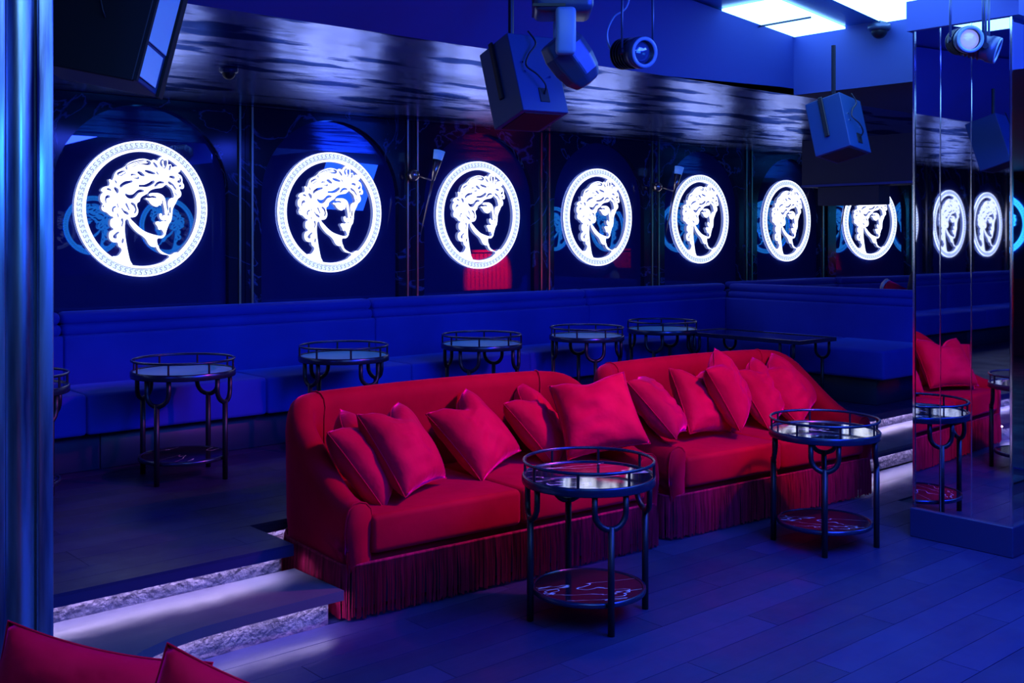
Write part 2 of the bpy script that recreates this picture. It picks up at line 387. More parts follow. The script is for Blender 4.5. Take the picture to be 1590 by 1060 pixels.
# luminous panels in the ceiling
def lum(corners, label):
    bm = bmesh.new(); prism(corners, 2.785, 2.797, bm)
    o = obj('luminous_panel', bm, M['panel_lit'], CE); o['label'] = label; return o
def strip(x0, x1, o0, o1):
    f_ = lambda x, o: (x, 3.85 + .19 * (x - 5.7) - o)
    return [f_(x0, o0), f_(x0, o1), f_(x1, o1), f_(x1, o0)]
lum(strip(4.74, 5.69, .01, .36), 'lit white ceiling panel at the corner of the blue fascia')
lum(strip(4.2, 5.69, .60, 1.35), 'lit white ceiling panel above the mirrored column')
lum(strip(4.2, 5.69, 1.55, 2.3), 'lit white ceiling panel next towards the camera')
for k, o0 in enumerate((1.2, 2.1, 3.0)):
    lum(strip(.3, 2.0, o0, o0 + .6), 'lit white ceiling panel above the dance floor')
box('panel_divider', 5.225, 5.232, 3.42, 3.77, 2.775, 2.786, M['dark_paint'], CE)

# ------------------------------------------------------------------ bust emblem, traced in 795x1060 crop units
CXE, CYE, RE = 395.0, 474.0, 556.0
REM = .425
def tr(p): return ((p[0] - CXE) / RE * REM, -(p[1] - CYE) / RE * REM)
OUT = [(140,866),(180,858),(205,835),(216,803),(190,778),(182,750),(150,748),(120,725),(112,690),(122,660),(150,642),(128,620),(122,590),(130,562),(150,548),(125,535),(95,508),(66,497),(54,478),(56,455),(64,440),(48,420),(43,390),(50,365),(65,347),(49,335),(56,318),(85,300),(112,293),(118,270),(114,241),(134,250),(142,244),(150,225),(162,192),(182,168),(215,150),(240,135),(272,103),(320,80),(380,63),(430,68),(462,76),(480,66),(512,74),(526,58),(540,45),(566,38),(592,45),(604,70),(607,102),(628,98),(638,122),(668,114),(712,130),(702,160),(690,168),(715,188),(730,220),(730,245),(743,270),(735,300),(707,302),(718,330),(715,362),(690,385),(672,420),(657,445),(645,475),(641,510),(638,540),(620,582),(602,620),(588,662),(576,695),(550,715),(514,718),(509,740),(513,770),(500,785),(470,785),(440,762),(420,728),(392,700),(350,672),(305,628),(280,592),(266,562),(248,565),(241,600),(240,660),(250,740),(265,820),(283,895),(299,940),(240,925),(185,895)]
FACE = [(286,546),(303,545),(330,536),(348,510),(350,482),(340,452),(342,430),(362,414),(370,386),(402,362),(430,346),(442,330),(472,312),(502,304),(530,300),(553,294),(572,280),(590,268),(610,282),(636,302),(650,332),(656,374),(634,380),(614,396),(606,420),(608,452),(613,482),(618,520),(622,545),(612,578),(597,612),(583,650),(570,682),(553,693),(530,694),(505,690),(452,676),(402,656),(352,620),(312,582),(292,562)]
HOLES = [
 [(244,142),(280,106),(338,84),(420,73),(461,90),(452,110),(410,113),(368,108),(330,124),(282,150),(262,162)],
 [(174,196),(200,175),(238,168),(250,186),(232,198),(212,212),(184,208)],
 [(288,196),(318,190),(346,204),(362,226),(332,230),(302,216)],
 [(342,176),(368,168),(394,184),(408,202),(382,206),(356,192)],
 [(404,160),(440,156),(480,168),(498,180),(452,184),(424,176)],
 [(503,163),(526,182),(528,190),(512,184)],
 [(532,90),(542,68),(560,58),(576,70),(590,64),(597,92),(590,122),(575,138),(556,126),(538,112)],
 [(477,88),(504,100),(516,132),(500,128),(485,112)],
 [(612,128),(628,104),(632,126),(614,150)],
 [(613,206),(640,192),(668,208),(660,218),(630,212)],
 [(688,188),(710,204),(722,226),(716,246),(694,252),(684,236),(702,226),(704,208)],
 [(698,272),(724,268),(716,284),(700,284)],
 [(243,353),(275,361),(302,358),(325,340),(350,320),(386,316),(404,326),(362,342),(342,362),(320,386),(285,394),(254,380)],
 [(352,288),(400,276),(440,258),(470,240),(492,243),(466,276),(430,292),(382,294)],
 [(486,288),(496,266),(515,248),(560,243),(574,255),(534,262),(504,286)],
 [(603,243),(640,253),(666,280),(678,312),(662,304),(640,276),(612,263)],
 [(198,302),(228,260),(275,248),(308,249),(272,270),(236,286),(212,304)],
 [(153,303),(177,308),(192,325),(180,354),(166,340)],
 [(92,320),(115,313),(132,332),(110,330)],
 [(78,400),(90,373),(116,370),(122,385),(97,396),(92,420),(94,438),(82,425)],
 [(134,480),(150,458),(172,460),(152,476),(147,508),(137,500)],
 [(213,468),(235,488),(266,503),(274,522),(244,517),(223,495)],
 [(288,428),(317,428),(337,465),(337,500),(318,514),(324,480),(308,450)],
 [(248,428),(272,460),(278,490),(262,472)],
 [(207,562),(224,553),(231,575),(225,610),(214,624),(217,585)],
 [(143,702),(160,678),(197,663),(192,675),(176,690),(176,714),(150,714)],
 [(219,718),(227,713),(230,750),(221,758)],
 [(60,455),(70,452),(72,466),(62,468)],[(178,430),(185,440),(188,470),(180,456)],[(160,245),(170,250),(176,275),(164,268)],
 [(660,330),(668,334),(684,362),(672,352)],[(180,512),(188,520),(188,548),(182,540)],
 [(612,468),(626,452),(630,470),(622,510),(614,500)],
]
INNER = [
 [(414,388),(440,386),(468,380),(508,379),(478,364),(447,366),(444,354),(490,341),(538,347),(570,370),(584,410),(592,460),(602,516),(586,520),(577,480),(566,432),(556,398),(551,428),(543,426),(540,444),(532,440),(512,454),(480,446),(455,428),(440,406)],
 [(534,513),(543,509),(553,520),(549,536),(568,523),(600,525),(624,532),(634,548),(612,590),(594,582),(590,564),(566,568),(545,558),(534,542)],
 [(497,590),(513,575),(538,579),(558,572),(588,576),(606,598),(592,640),(584,670),(577,688),(566,664),(545,641),(528,645),(518,622),(508,606)],
 [(505,770),(514,768),(532,806),(572,836),(622,852),(640,848),(665,834),(690,834),(714,848),(664,884),(622,904),(592,920),(570,920),(588,894),(618,866),(560,848),(524,822)],
 [(262,152),(300,122),(360,98),(430,92),(430,97),(364,105),(306,130),(270,158)],
 [(258,136),(300,106),(360,86),(420,80),(420,84),(362,92),(304,113),(264,141)],
 [(192,204),(214,188),(236,176),(242,181),(220,196),(202,208)],
 [(300,208),(322,200),(346,214),(336,222),(316,218)],
 [(556,72),(563,72),(566,100),(574,128),(568,128),(558,102)],
 [(540,600),(575,604),(590,612),(575,611),(542,607)],
]
def curve_fill(splines, name, extr=.0035, auto=True):
    cu = bpy.data.curves.new(name, 'CURVE'); cu.dimensions = '2D'; cu.fill_mode = 'BOTH'; cu.extrude = extr; cu.resolution_u = 3
    for s in splines:
        sp = cu.splines.new('BEZIER'); sp.bezier_points.add(len(s) - 1); sp.use_cyclic_u = True
        for bp_, p in zip(sp.bezier_points, s):
            x, y = tr(p); bp_.co = (x, y, 0); bp_.handle_left_type = bp_.handle_right_type = 'AUTO'
    o = bpy.data.objects.new(name, cu); COL.objects.link(o)
    dg = bpy.context.evaluated_depsgraph_get(); me = bpy.data.meshes.new_from_object(o.evaluated_get(dg))
    bpy.data.objects.remove(o); bpy.data.curves.remove(cu); return me
bm = bmesh.new()
me = curve_fill([OUT, FACE] + HOLES, 'a'); bm.from_mesh(me); bpy.data.meshes.remove(me)
for q in INNER:
    me = curve_fill([q], 'b'); bm.from_mesh(me); bpy.data.meshes.remove(me)
bmesh.ops.transform(bm, matrix=Matrix.Rotation(PI / 2, 4, 'X'), verts=bm.verts)
bust_me = bpy.data.meshes.new('portrait'); bm.to_mesh(bust_me); bm.free(); bust_me.materials.clear(); bust_me.materials.append(M['emblem'])
def annulus(r0, r1, th=.004, n=96):
    bm = bmesh.new(); lathe(bm, [(r0, -th), (r1, -th), (r1, th), (r0, th), (r0, -th)], n, Matrix.Rotation(PI / 2, 4, 'X')); return bm
def mesh_of(bm, name, m):
    me = bpy.data.meshes.new(name); bm.to_mesh(me); bm.free(); me.materials.append(m); return me
inner_me = mesh_of(annulus(REM * .842, REM * .882), 'inner_ring', M['emblem'])
outer_me = mesh_of(annulus(REM * .892, REM * 1.0), 'outer_ring', M['emblem_band'])
edge_me = mesh_of(annulus(REM * .978, REM * 1.0, .005), 'ring_edge', M['emblem'])
bm = bmesh.new(); NK = 76
for k in range(NK):
    a = 2 * PI * k / NK; da = 2 * PI / NK
    def P(r, f_): 
        return Vector((REM * r * math.cos(a + f_ * da), -.0062, REM * r * math.sin(a + f_ * da)))
    segs = [((.967, .05), (.967, .55)), ((.967, .55), (.935, .55)), ((.935, .30), (.935, .55)), ((.935, .30), (.908, .30)), ((.908, .30), (.908, .85))]
    for (r0, f0), (r1, f1) in segs:
        p, q = P(r0, f0), P(r1, f1); d = (q - p).normalized(); nrm = d.cross(Vector((0, 1, 0))) * .0011
        fv = [p + nrm - d * .001, q + nrm + d * .001, q - nrm + d * .001, p - nrm - d * .001]
        t_ = [bm.verts.new(v) for v in fv]; b_ = [bm.verts.new(v + Vector((0, .004, 0))) for v in fv]
        bm.faces.new(t_); bm.faces.new(b_[::-1])
        for i in range(4): bm.faces.new((t_[i], t_[(i + 1) % 4], b_[(i + 1) % 4], b_[i]))
bmesh.ops.recalc_face_normals(bm, faces=bm.faces)
key_me = mesh_of(bm, 'key_pattern', M['key_dark'])

ZC, ZB, PH = 1.735, 1.02, 1.83    # emblem centre, pane bottom, arch spring
def arch_outline(hw, z0, n=24):
    return [(-hw, z0)] + [(-hw * math.cos(PI * k / n), PH + (hw * .98) * math.sin(PI * k / n)) for k in range(n + 1)] + [(hw, z0)]
pane_cache = {}
def pane_mesh(hw):
    k = round(hw, 3)
    if k in pane_cache: return pane_cache[k]
    bm = bmesh.new(); po = arch_outline(hw + .012, ZB)
    a = [bm.verts.new((x, .0, z)) for x, z in po]; b_ = [bm.verts.new((x, .01, z)) for x, z in po]
    bm.faces.new(a); bm.faces.new(b_[::-1])
    for i in range(len(po)): bm.faces.new((a[i], a[(i + 1) % len(po)], b_[(i + 1) % len(po)], b_[i]))
    bmesh.ops.recalc_face_normals(bm, faces=bm.faces)
    pane_cache[k] = mesh_of(bm, 'glass_pane', M['pane']); return pane_cache[k]
def marble_bay(parent, xl, xr, xc, hw, y0=-.055, y1=.02):
    """marble slab with an arched opening, local y: wall plane = 0"""
    bm = bmesh.new(); arch = [(xc + x, z) for x, z in arch_outline(hw, ZB)]
    n = len(arch); outer = []
    for i, (x, z) in enumerate(arch):
        if i == 0: outer.append((xl, ZB)); continue
        if i == n - 1: outer.append((xr, ZB)); continue
        t = (i - 1) / (n - 3)
        if t < .25: outer.append((xl, PH + (2.428 - PH) * t / .25))
        elif t <= .75: outer.append((xl + (xr - xl) * (t - .25) / .5, 2.428))
        else: outer.append((xr, 2.428 - (2.428 - PH) * (t - .75) / .25))
    F = [[bm.verts.new((x, y, z)) for x, z in L] for L, y in ((arch, y0), (outer, y0), (arch, y1), (outer, y1))]
    for i in range(n - 1):
        bm.faces.new((F[0][i], F[1][i], F[1][i + 1], F[0][i + 1]))
        bm.faces.new((F[0][i], F[0][i + 1], F[2][i + 1], F[2][i]))
        bm.faces.new((F[1][i], F[3][i], F[3][i + 1], F[1][i + 1]))
        bm.faces.new((F[2][i], F[2][i + 1], F[3][i + 1], F[3][i]))
    for i in (0, n - 1): bm.faces.new((F[0][i], F[2][i], F[3][i], F[1][i]))
    bmesh.ops.recalc_face_normals(bm, faces=bm.faces)
    return obj('marble_slab', bm, M['marble'], parent)
blue_me = {}
for _n, _m in (('portrait', bust_me), ('inner_ring', inner_me), ('outer_ring', outer_me), ('ring_edge', edge_me)):
    q_ = _m.copy(); q_.materials.clear(); q_.materials.append(M['emblem_blue']); blue_me[_n] = q_
def emblem_panel(loc, rz, hw, label, flip=False, group='lit bust medallions on arched glass panes'):
    t = tag(empty('medallion_panel', loc, (0, 0, rz)), label, 'lit medallion', group)
    s = (-1, 1, 1) if flip else (1, 1, 1)
    inst('glass_pane', pane_mesh(hw), t)
    for nme, me in (('portrait', bust_me), ('inner_ring', inner_me), ('outer_ring', outer_me), ('ring_edge', edge_me)):
        inst(nme, blue_me[nme] if 'reflections' in group else me, t, (0, -.016, ZC), (0, 0, 0), s)
    k = inst('key_pattern', key_me, t, (0, -.016, ZC), (0, 0, 0), s); k['kind'] = 'stuff'
    return t
def rails(parent, x, z0=1.0, y=-.062):
    for dx in (-.045, .045): box('brass_strip', x + dx - .007, x + dx + .007, y - .010, y + .006, z0, 2.428, M['brass'], parent)
right_c = [2.747, 4.114, 5.479, 6.835, 8.247, 9.673]
labels = ['largest glowing bust medallion on dark glass, nearest the left metal column',
          'second glowing bust medallion from the left column, clear of any lamp or speaker',
          'third glowing bust medallion, with a red fluted reflection in its lower glass',
          'glowing bust medallion fourth from the left, above the gap between the two red sofas',
          'glowing bust medallion with a blue reflected ring at its right, fifth from the left',
          'small glowing bust medallion left of the far black speaker stick lamp, sixth from the left']
left_c = [1.37, 0.0, -1.38, -2.60, -3.64, -4.68]
bounds = [-5.28] + [(a + b_) / 2 for a, b_ in zip(sorted(left_c + right_c), sorted(left_c + right_c)[1:])] + [10.36]
allc = sorted(left_c + right_c)
WBm = empty('x'); bpy.data.objects.remove(WBm)
for i, xc in enumerate(allc):
    small = xc < -2; hw = .47 if small else .565
    bay = marble_bay(WB, bounds[i] + .002, bounds[i + 1] - .002, xc, hw); bay.location = (0, 6.64, 0)
    if i: rails(WB, bounds[i], y=6.64 - .062)
    lab = labels[right_c.index(xc)] if xc in right_c else None
    if lab: emblem_panel((xc, 6.63, 0), 0, hw, lab)
    else:
        nm = {1.37: 'lit bust medallion on dark glass behind the left metal column', 0.0: 'lit bust medallion on the wall left of the metal column',
              -1.38: 'lit bust medallion far left along the banquette wall'}.get(xc, {-2.6: 'lit bust medallion reflected at the left of the mirrored column', -3.64: 'lit bust medallion reflected in the right strip of the mirrored column'}.get(xc, 'lit bust medallion at the far left end of the banquette wall'))
        emblem_panel((xc, 6.63, 0), 0, hw, nm, flip=small)
# far wall, turned 11 degrees
cosA, sinA = math.cos(AB), math.sin(AB)
for t_, lab in ((.69, 'glowing bust medallion half hidden by a dark bulkhead box, nearest the mirrored column'),
                (2.07, 'lit bust medallion hidden behind the mirrored column'), (3.45, 'lit bust medallion at the far end behind the mirrored column')):
    marble_bay(WF, t_ - .688, t_ + .688, t_, .565, -.035, .06)
    if t_ > 1: rails(WF, t_ - .69, y=-.045)
    emblem_panel((10.37 + t_ * cosA, 6.6 - t_ * sinA, 0), -AB, .565, lab)
rails(WB, 10.33, y=6.64 - .062)
# medallions on the opposite and right walls, seen only as reflections in the glass
for x, w_ in ((5.75, 'left'), (6.85, 'right')): emblem_panel((x, -2.36, 0), PI, .49, 'blue-lit bust medallion seen as the %s of two reflections in the largest medallion pane' % w_, group='medallions seen only as reflections')
for y, w_ in ((-1.9, 'third'), (-.5, 'fourth'), (1.2, 'fifth'), (3.0, 'sixth'), (4.6, 'seventh')): emblem_panel((14.46, y, 0), -PI / 2, .565, 'blue-lit bust medallion on the unseen right wall, reflected near the %s medallion' % w_, group='medallions seen only as reflections')
# red fluted board seen as a reflection in the third pane
RB = tag(empty('fluted_bar_front', (12.7, -1.9, 0)), 'red-lit fluted bar front seen reflected in the third glass pane', 'bar')
for k in range(12): box('flute', -.6 + k * .1, -.6 + k * .1 + .085, 0, .08, .62, 1.30, M['red_slats'], RB)
box('bar_body', -.65, .65, -.35, 0, 0, 1.29, M['dark_paint'], RB); box('bar_top', -.66, .66, -.36, .12, 1.30, 1.34, M['red_slats'], RB)
spot('red_bar_light', (12.7, -.2, 2.3), (12.7, -1.82, .95), 30, 1700, (1, .02, .10), .3)

# ------------------------------------------------------------------ banquette
BQ = tag(empty('banquette', (0, 0, 0)), 'long deep-blue velvet banquette running under the medallion wall', 'banquette')
def vbox(*a, par=BQ, name='part', m='velvet_blue', bev=.03, seg=3): return box(name, *a, M[m], par, bev, seg, True)
seams = [-5.27] + [2.16 + 1.09 * k for k in range(-6, 5)]
xs = seams + [7.52]
for a, b_ in zip(xs, xs[1:]):
    vbox(a + .001, b_ - .001, 5.95, 6.44, .475, .70, name='seat_cushion', bev=.022)
bs = [-5.27] + [2.19 - 2.16 * 3 + 2.16 * k for k in range(0, 6)] + [8.42]
for a, b_ in zip(bs, bs[1:]):
    vbox(a + .001, b_ - .001, 6.40, 6.54, .66, .985, name='backrest_panel', bev=.016)
    vbox(a + .001, b_ - .001, 6.425, 6.54, .98, 1.05, name='lower_roll', bev=.03)
    vbox(a + .001, b_ - .001, 6.44, 6.57, 1.045, 1.12, name='top_roll', bev=.034)
ps = [2.27 + 1.4 * k for k in range(-5, 5)] + [7.95]
for a, b_ in zip(ps, ps[1:]): vbox(a + .002, b_ - .002, 6.06, 6.5, ZP + .001, .474, name='plinth_panel', m='plinth', bev=.004, seg=1)
BR_ = tag(empty('banquette', (0, 0, 0)), 'short blue velvet banquette turning towards the camera beside the mirrored column', 'banquette')
for a, b_ in ((4.27, 5.10), (5.10, 5.945)): vbox(7.50, 8.33, a + .001, b_ - .001, .475, .70, par=BR_, name='seat_cushion', bev=.025)
for a, b_ in ((3.9, 6.395),):
    vbox(8.34, 8.50, a, b_, ZP + .01, .985, par=BR_, name='backrest_panel', bev=.016)
    vbox(8.365, 8.50, a, b_, .98, 1.05, par=BR_, name='lower_roll', bev=.03)
    vbox(8.38, 8.52, a, b_, 1.045, 1.12, par=BR_, name='top_roll', bev=.034)
vbox(7.62, 8.33, 4.40, 5.94, ZP + .001, .474, par=BR_, name='plinth_panel', m='plinth', bev=.004, seg=1)
# banquette of the next lounge, beyond the partition
BN = tag(empty('banquette', (0, 0, 0)), 'blue velvet banquette back beyond the low partition, under the far medallions', 'banquette')
vbox(8.54, 10.35, 6.42, 6.56, ZP, 1.06, par=BN, name='backrest_panel', bev=.02); vbox(8.54, 10.35, 6.44, 6.57, 1.062, 1.13, par=BN, name='top_roll', bev=.03)
b1 = vbox(0, 4.2, -.24, -.10, ZP, 1.06, par=BN, name='backrest_panel', bev=.02); b1.location = (10.37, 6.6, 0); b1.rotation_euler = (0, 0, -AB)
b1 = vbox(0, 4.2, -.22, -.07, 1.062, 1.13, par=BN, name='top_roll', bev=.03); b1.location = (10.37, 6.6, 0); b1.rotation_euler = (0, 0, -AB)
vbox(8.54, 10.3, 5.9, 6.41, ZP + .001, .70, par=BN, name='seat_cushion', bev=.03)
# bulkhead above the partition
BH = tag(box('trim_4', 8.45, 8.75, 3.9, 5.62, 2.01, 2.43, M['dark_paint']), kind='structure')
box('bulkhead_box', 8.52, 8.70, 4.90, 5.50, 1.845, 2.008, M['dark_paint'], BH)
box('bulkhead_lip', 8.435, 8.449, 3.9, 5.62, 2.01, 2.03, M['blue_paint'], BH)

# ------------------------------------------------------------------ sofas
W, D = 1.80, .77
def foot(r, off, n=10, W=W, D=D):
    pts = []; r2 = max(r - off, .01); w_ = W / 2 - off; d = D - off
    ys = [0, .04, .10, .18, .26, .34, .42]
    for y in ys: pts.append((-w_, y))
    for k in range(n + 1):
        a = PI - PI / 2 * k / n; pts.append((-w_ + r2 + r2 * math.cos(a), d - r2 + r2 * math.sin(a)))
    for k in range(1, 9): pts.append((-w_ + r2 + (2 * (w_ - r2)) * k / 9, d))
    for k in range(n + 1):
        a = PI / 2 - PI / 2 * k / n; pts.append((w_ - r2 + r2 * math.cos(a), d - r2 + r2 * math.sin(a)))
    for y in ys[::-1]: pts.append((w_, y))
    return pts
def sm(t): t = max(0, min(1, t)); return t * t * (3 - 2 * t)
def top_h(y, x=0):
    base = .475 + .35 * sm((y - .03) / .68)
    return base + .018 * (1 - min(1, abs(x) / (W / 2)) ** 2)
def sofa_body():
    bm = bmesh.new(); R = .30
    prof = [(0.012, .19), (0.0, .30), (-.004, None, .20), (-.006, None, .12), (.0, None, .065), (.014, None, .024), (.038, None, .005), (.066, None, 0), (.095, None, .008), (.117, None, .032), (.124, None, .07), (.118, None, .12), (.112, .30), (.112, .22)]
    rings = []
    outer = foot(R, 0)
    for q in prof:
        off = q[0]; fp = foot(R, off); ring = []
        for (x, y), (xo, yo) in zip(fp, outer):
            H = top_h(yo, xo)
            z = q[1] if q[1] is not None else max(H - q[2], .26)
            ring.append((x, y, z))
        rings.append(ring)
    V = [[bm.verts.new(p) for p in ring] for ring in rings]
    n = len(outer)
    for i in range(len(V) - 1):
        for j in range(n - 1): bm.faces.new((V[i][j], V[i][j + 1], V[i + 1][j + 1], V[i + 1][j]))
    # padded front faces of the arms
    for j, s in ((0, 1), (n - 1, -1)):
        loop = [V[i][j] for i in range(len(V))]
        c = Vector((sum(v.co.x for v in loop) / len(loop), 0, sum(v.co.z for v in loop) / len(loop)))
        ins = [bm.verts.new(c + (v.co - c) * .86 + Vector((0, -.016, 0))) for v in loop]
        m_ = len(loop)
        for i in range(m_): bm.faces.new((loop[i], loop[(i + 1) % m_], ins[(i + 1) % m_], ins[i]))
        bm.faces.new(ins)
    bmesh.ops.recalc_face_normals(bm, faces=bm.faces)
    return bm, rings
def fringe_mesh(seed):
    rnd = random.Random(seed); bm = bmesh.new()
    loop = foot(.30, -.004)
    pts = [Vector((x, y, 0)) for x, y in loop]
    r = .05
    pts = [Vector((0, -.014, 0)), Vector((-W / 2 + .07, -.014, 0)), Vector((-W / 2 + .02, -.008, 0)), Vector((-W / 2 - .004, .02, 0))] + pts[2:-2] + [Vector((W / 2 + .004, .02, 0)), Vector((W / 2 - .02, -.008, 0)), Vector((W / 2 - .07, -.014, 0)), Vector((0, -.014, 0))]
    step = .0062; acc = 0
    for a, b_ in zip(pts, pts[1:]):
        d = b_ - a; L = d.length
        if L < 1e-6: continue
        d /= L; nrm = Vector((d.y, -d.x, 0)) * (1 if True else 1)
        out_ = Vector((-d.y, d.x, 0))
        c = Vector((0, D / 2, 0))
        if out_.dot(a - c) < 0: out_ = -out_
        while acc < L:
            p = a + d * acc; lean = rnd.uniform(-.007, .007); o_ = rnd.uniform(.0, .008); z0 = rnd.uniform(.006, .022)
            tubep = [p + out_ * .004 + Vector((0, 0, .222)), p + out_ * (.008 + o_) + d * lean * .5 + Vector((0, 0, .12)), p + out_ * (.006 + o_) + d * lean + Vector((0, 0, z0))]
            tube(bm, tubep, [.0030, .0036, .0042], 3, cap=False)
            acc += step * rnd.uniform(.8, 1.2)
        acc -= L
    return bm, pts
body_bm, rings = sofa_body()
def seat_mesh(x0, x1):
    bm = bmesh.new(); bx(bm, x0, x1, -.034, .655, .258, .418, .026, 4)
    for v in bm.verts:
        if v.co.z > .36:
            u = (v.co.x - x0) / (x1 - x0); v.co.z += .012 * math.sin(PI * max(0, min(1, u))) 
    return bm
def make_sofa(label):
    t = tag(empty('sofa'), label, 'sofa', 'red velvet fringed sofas')
    bd = obj('body', body_bm.copy(), M['velvet_red'], t, True)
    for a, b_ in ((-W / 2 + .108, -.002), (.002, W / 2 - .108)): obj('seat_cushion', seat_mesh(a, b_), M['velvet_red'], t, True)
    box('base_rail', -W / 2 + .03, W / 2 - .03, .012, .55, .215, .30, M['velvet_red'], t, .01, 2, True); box('plinth', -W / 2 + .05, W / 2 - .05, .04, .58, .03, .225, M['coat'], t)
    f_bm, fp = fringe_mesh(3); f_ = obj('fringe', f_bm, M['fringe'], t); f_['kind'] = 'stuff'; f_['label'] = 'long crimson cord fringe'; fr = f_
    bm = bmesh.new(); tube(bm, [(p.x, p.y, .224) for p in fp[1:-1]], .0075, 6, closed=True); obj('fringe_braid', bm, M['fringe'], fr, True)
    # piping across the back at both corners and down the arm fronts
    n = len(rings[0])
    for j in (15, n - 16):
        bm = bmesh.new(); pts = [Vector(rings[i][j]) for i in range(3, len(rings) - 1)]
        cc = Vector((0, .35, .5)); pts = [p + (Vector((0, -.6, .8)) * .004) for p in pts]
        tube(bm, pts, .0042, 6); obj('piping', bm, M['velvet_red'], bd, True)
    for j in (0, n - 1):
        bm = bmesh.new(); tube(bm, [Vector(rings[i][j]) + Vector((0, -.003, 0)) for i in range(len(rings))], .0042, 6); obj('piping', bm, M['velvet_red'], bd, True)
    for x in (-.75, .75):
        for y in (.08, .66): 
            bm = bmesh.new(); lathe(bm, [(0, 0), (.022, 0), (.03, .13), (0, .13)], 12, Matrix.Translation((x, y, 0))); obj('foot', bm, M['black_metal'], t)
    return t
s1 = make_sofa('red velvet fringed sofa nearest the steps, behind the front round table')
s1.location = (3.265, 3.665, 0); s1.rotation_euler = (0, 0, math.radians(-4)); s1.scale = (.98, 1, 1)
s2 = copy_tree(s1); s2['label'] = 'red velvet fringed sofa farther right, near the mirrored column'
s2.location = (5.115, 3.56, 0); s2.scale = (.94, 1, 1); s2.rotation_euler = (0, 0, math.radians(-5.0))
s3 = copy_tree(s1); s3['label'] = 'red velvet sofa cropped at the bottom left, close to the camera'
s3.location = (1.13, 1.10, 0); s3.rotation_euler = (0, 0, math.radians(90))
body_bm.free()

# ------------------------------------------------------------------ cushions
def pillow_mesh(seed, size=.38, thick=.075, chop=.06):
    rnd = random.Random(seed); bm = bmesh.new(); n = 30; S = {}
    ph = [rnd.uniform(0, 6.28) for _ in range(6)]
    for side in (1, -1):
        for i in range(n + 1):
            for j in range(n + 1):
                if side == -1 and (i in (0, n) or j in (0, n)): S[(side, i, j)] = S[(1, i, j)]; continue
                u, v = -1 + 2 * i / n, -1 + 2 * j / n
                x = size / 2 * u * (1 - .09 * (1 - v * v) * abs(u) ** 3) * 1.04
                z = size / 2 * v * (1 - .09 * (1 - u * u) * abs(v) ** 3) * 1.04
                h = ((1 - u ** 4) * (1 - v ** 4)) ** .50 * (1 - .22 * (u * u + v * v) / 2)
                wr = .007 * math.sin(7 * u + 3 * v + ph[0]) * math.sin(4 * v + ph[1]) + .0055 * math.sin(15 * v - 4 * u + ph[2] + 1.5 * math.sin(3 * u + ph[3])) * math.exp(-((u - .3 * math.sin(ph[4])) / .5) ** 2)
                y = -side * h * (thick + wr)
                cf = math.exp(-(u / .38) ** 2) * max(0, (v + .2) / 1.2) ** 1.5
                z -= chop * cf; y += -side * .012 * cf * 0 - .0
                x *= 1 - .05 * max(0, v)
                S[(side, i, j)] = bm.verts.new((x, y, z))
        for i in range(n):
            for j in range(n):
                q = [S[(side, i, j)], S[(side, i + 1, j)], S[(side, i + 1, j + 1)], S[(side, i, j + 1)]]
                bm.faces.new(q if side == 1 else q[::-1])
    bmesh.ops.recalc_face_normals(bm, faces=bm.faces)
    edge = [(i, 0) for i in range(n)] + [(n, j) for j in range(n)] + [(i, n) for i in range(n, 0, -1)] + [(0, j) for j in range(n, 0, -1)]
    pts = [S[(1, i, j)].co.copy() for i, j in edge]
    b2 = bmesh.new(); tube(b2, pts, .0028, 5, closed=True)
    return bm, b2
G1, G2, G3 = 'cushions on the near red sofa', 'cushions on the far red sofa', 'cushions on the cropped front sofa'
PIL = [
 ((2.656,4.016,.583,-.625,-.096,.866), .38, .05, G1, 'red velvet cushion leaning on the left arm of the near sofa, seen edge-on'),
 ((2.818,3.941,.619,-.626,.008,.476), .38, .07, G1, 'red cushion second from the left arm of the near sofa, bright pink lower corner'),
 ((3.340,4.072,.603,-.735,-.185,.376), .38, .075, G1, 'red cushion alone over the seam between the near sofa seats, deep dent on top'),
 ((3.788,4.105,.595,-.695,-.144,.652), .38, .075, G1, 'dented red cushion on the near sofa, just left of the largest square one'),
 ((3.922,3.803,.664,-.683,-.163,-.564), .39, .03, G1, 'large square red cushion leaning on the right arm of the near sofa'),
 ((4.425,3.849,.646,-.746,.061,.563), .36, .02, G2, 'bright pink-lit cushion lying on the left arm of the far sofa'),
 ((4.899,3.935,.622,-.489,.104,.028), .36, .05, G2, 'darker red cushion second from the left on the far sofa'),
 ((5.048,3.855,.684,-.477,-.225,.534), .37, .03, G2, 'tallest bright pink pointed cushion in the middle of the far sofa'),
 ((5.461,3.923,.620,-.546,-.129,.325), .36, .06, G2, 'pink-lit dented cushion right of the tallest one on the far sofa'),
 ((5.704,3.908,.619,-.734,-.277,.308), .38, .03, G2, 'dark red cushion at the right arm of the far sofa'),
 (('F', 15, 968, 2.05, .20), .40, .0, G3, 'red cushion at the bottom left corner, beside the metal column foot'),
 (('F', 262, 1003, 1.92, .34), .42, .0, G3, 'red cushion at the bottom edge, in front of the lit steps'),
]
def corner_pose(px, y, z, roll, s):
    k_ = (px - CX) / FPX; c = Vector((z * (.661 + .7506 * k_), z * (.7506 - .661 * k_), CAMH - (y - HZ) / FPX * z))
    e = Euler((-.15, roll, -YAW)); Rm = e.to_matrix(); c = c + Rm @ Vector((s / 2 * .97, 0, -s / 2 * 1.02))
    return (*c, *e)
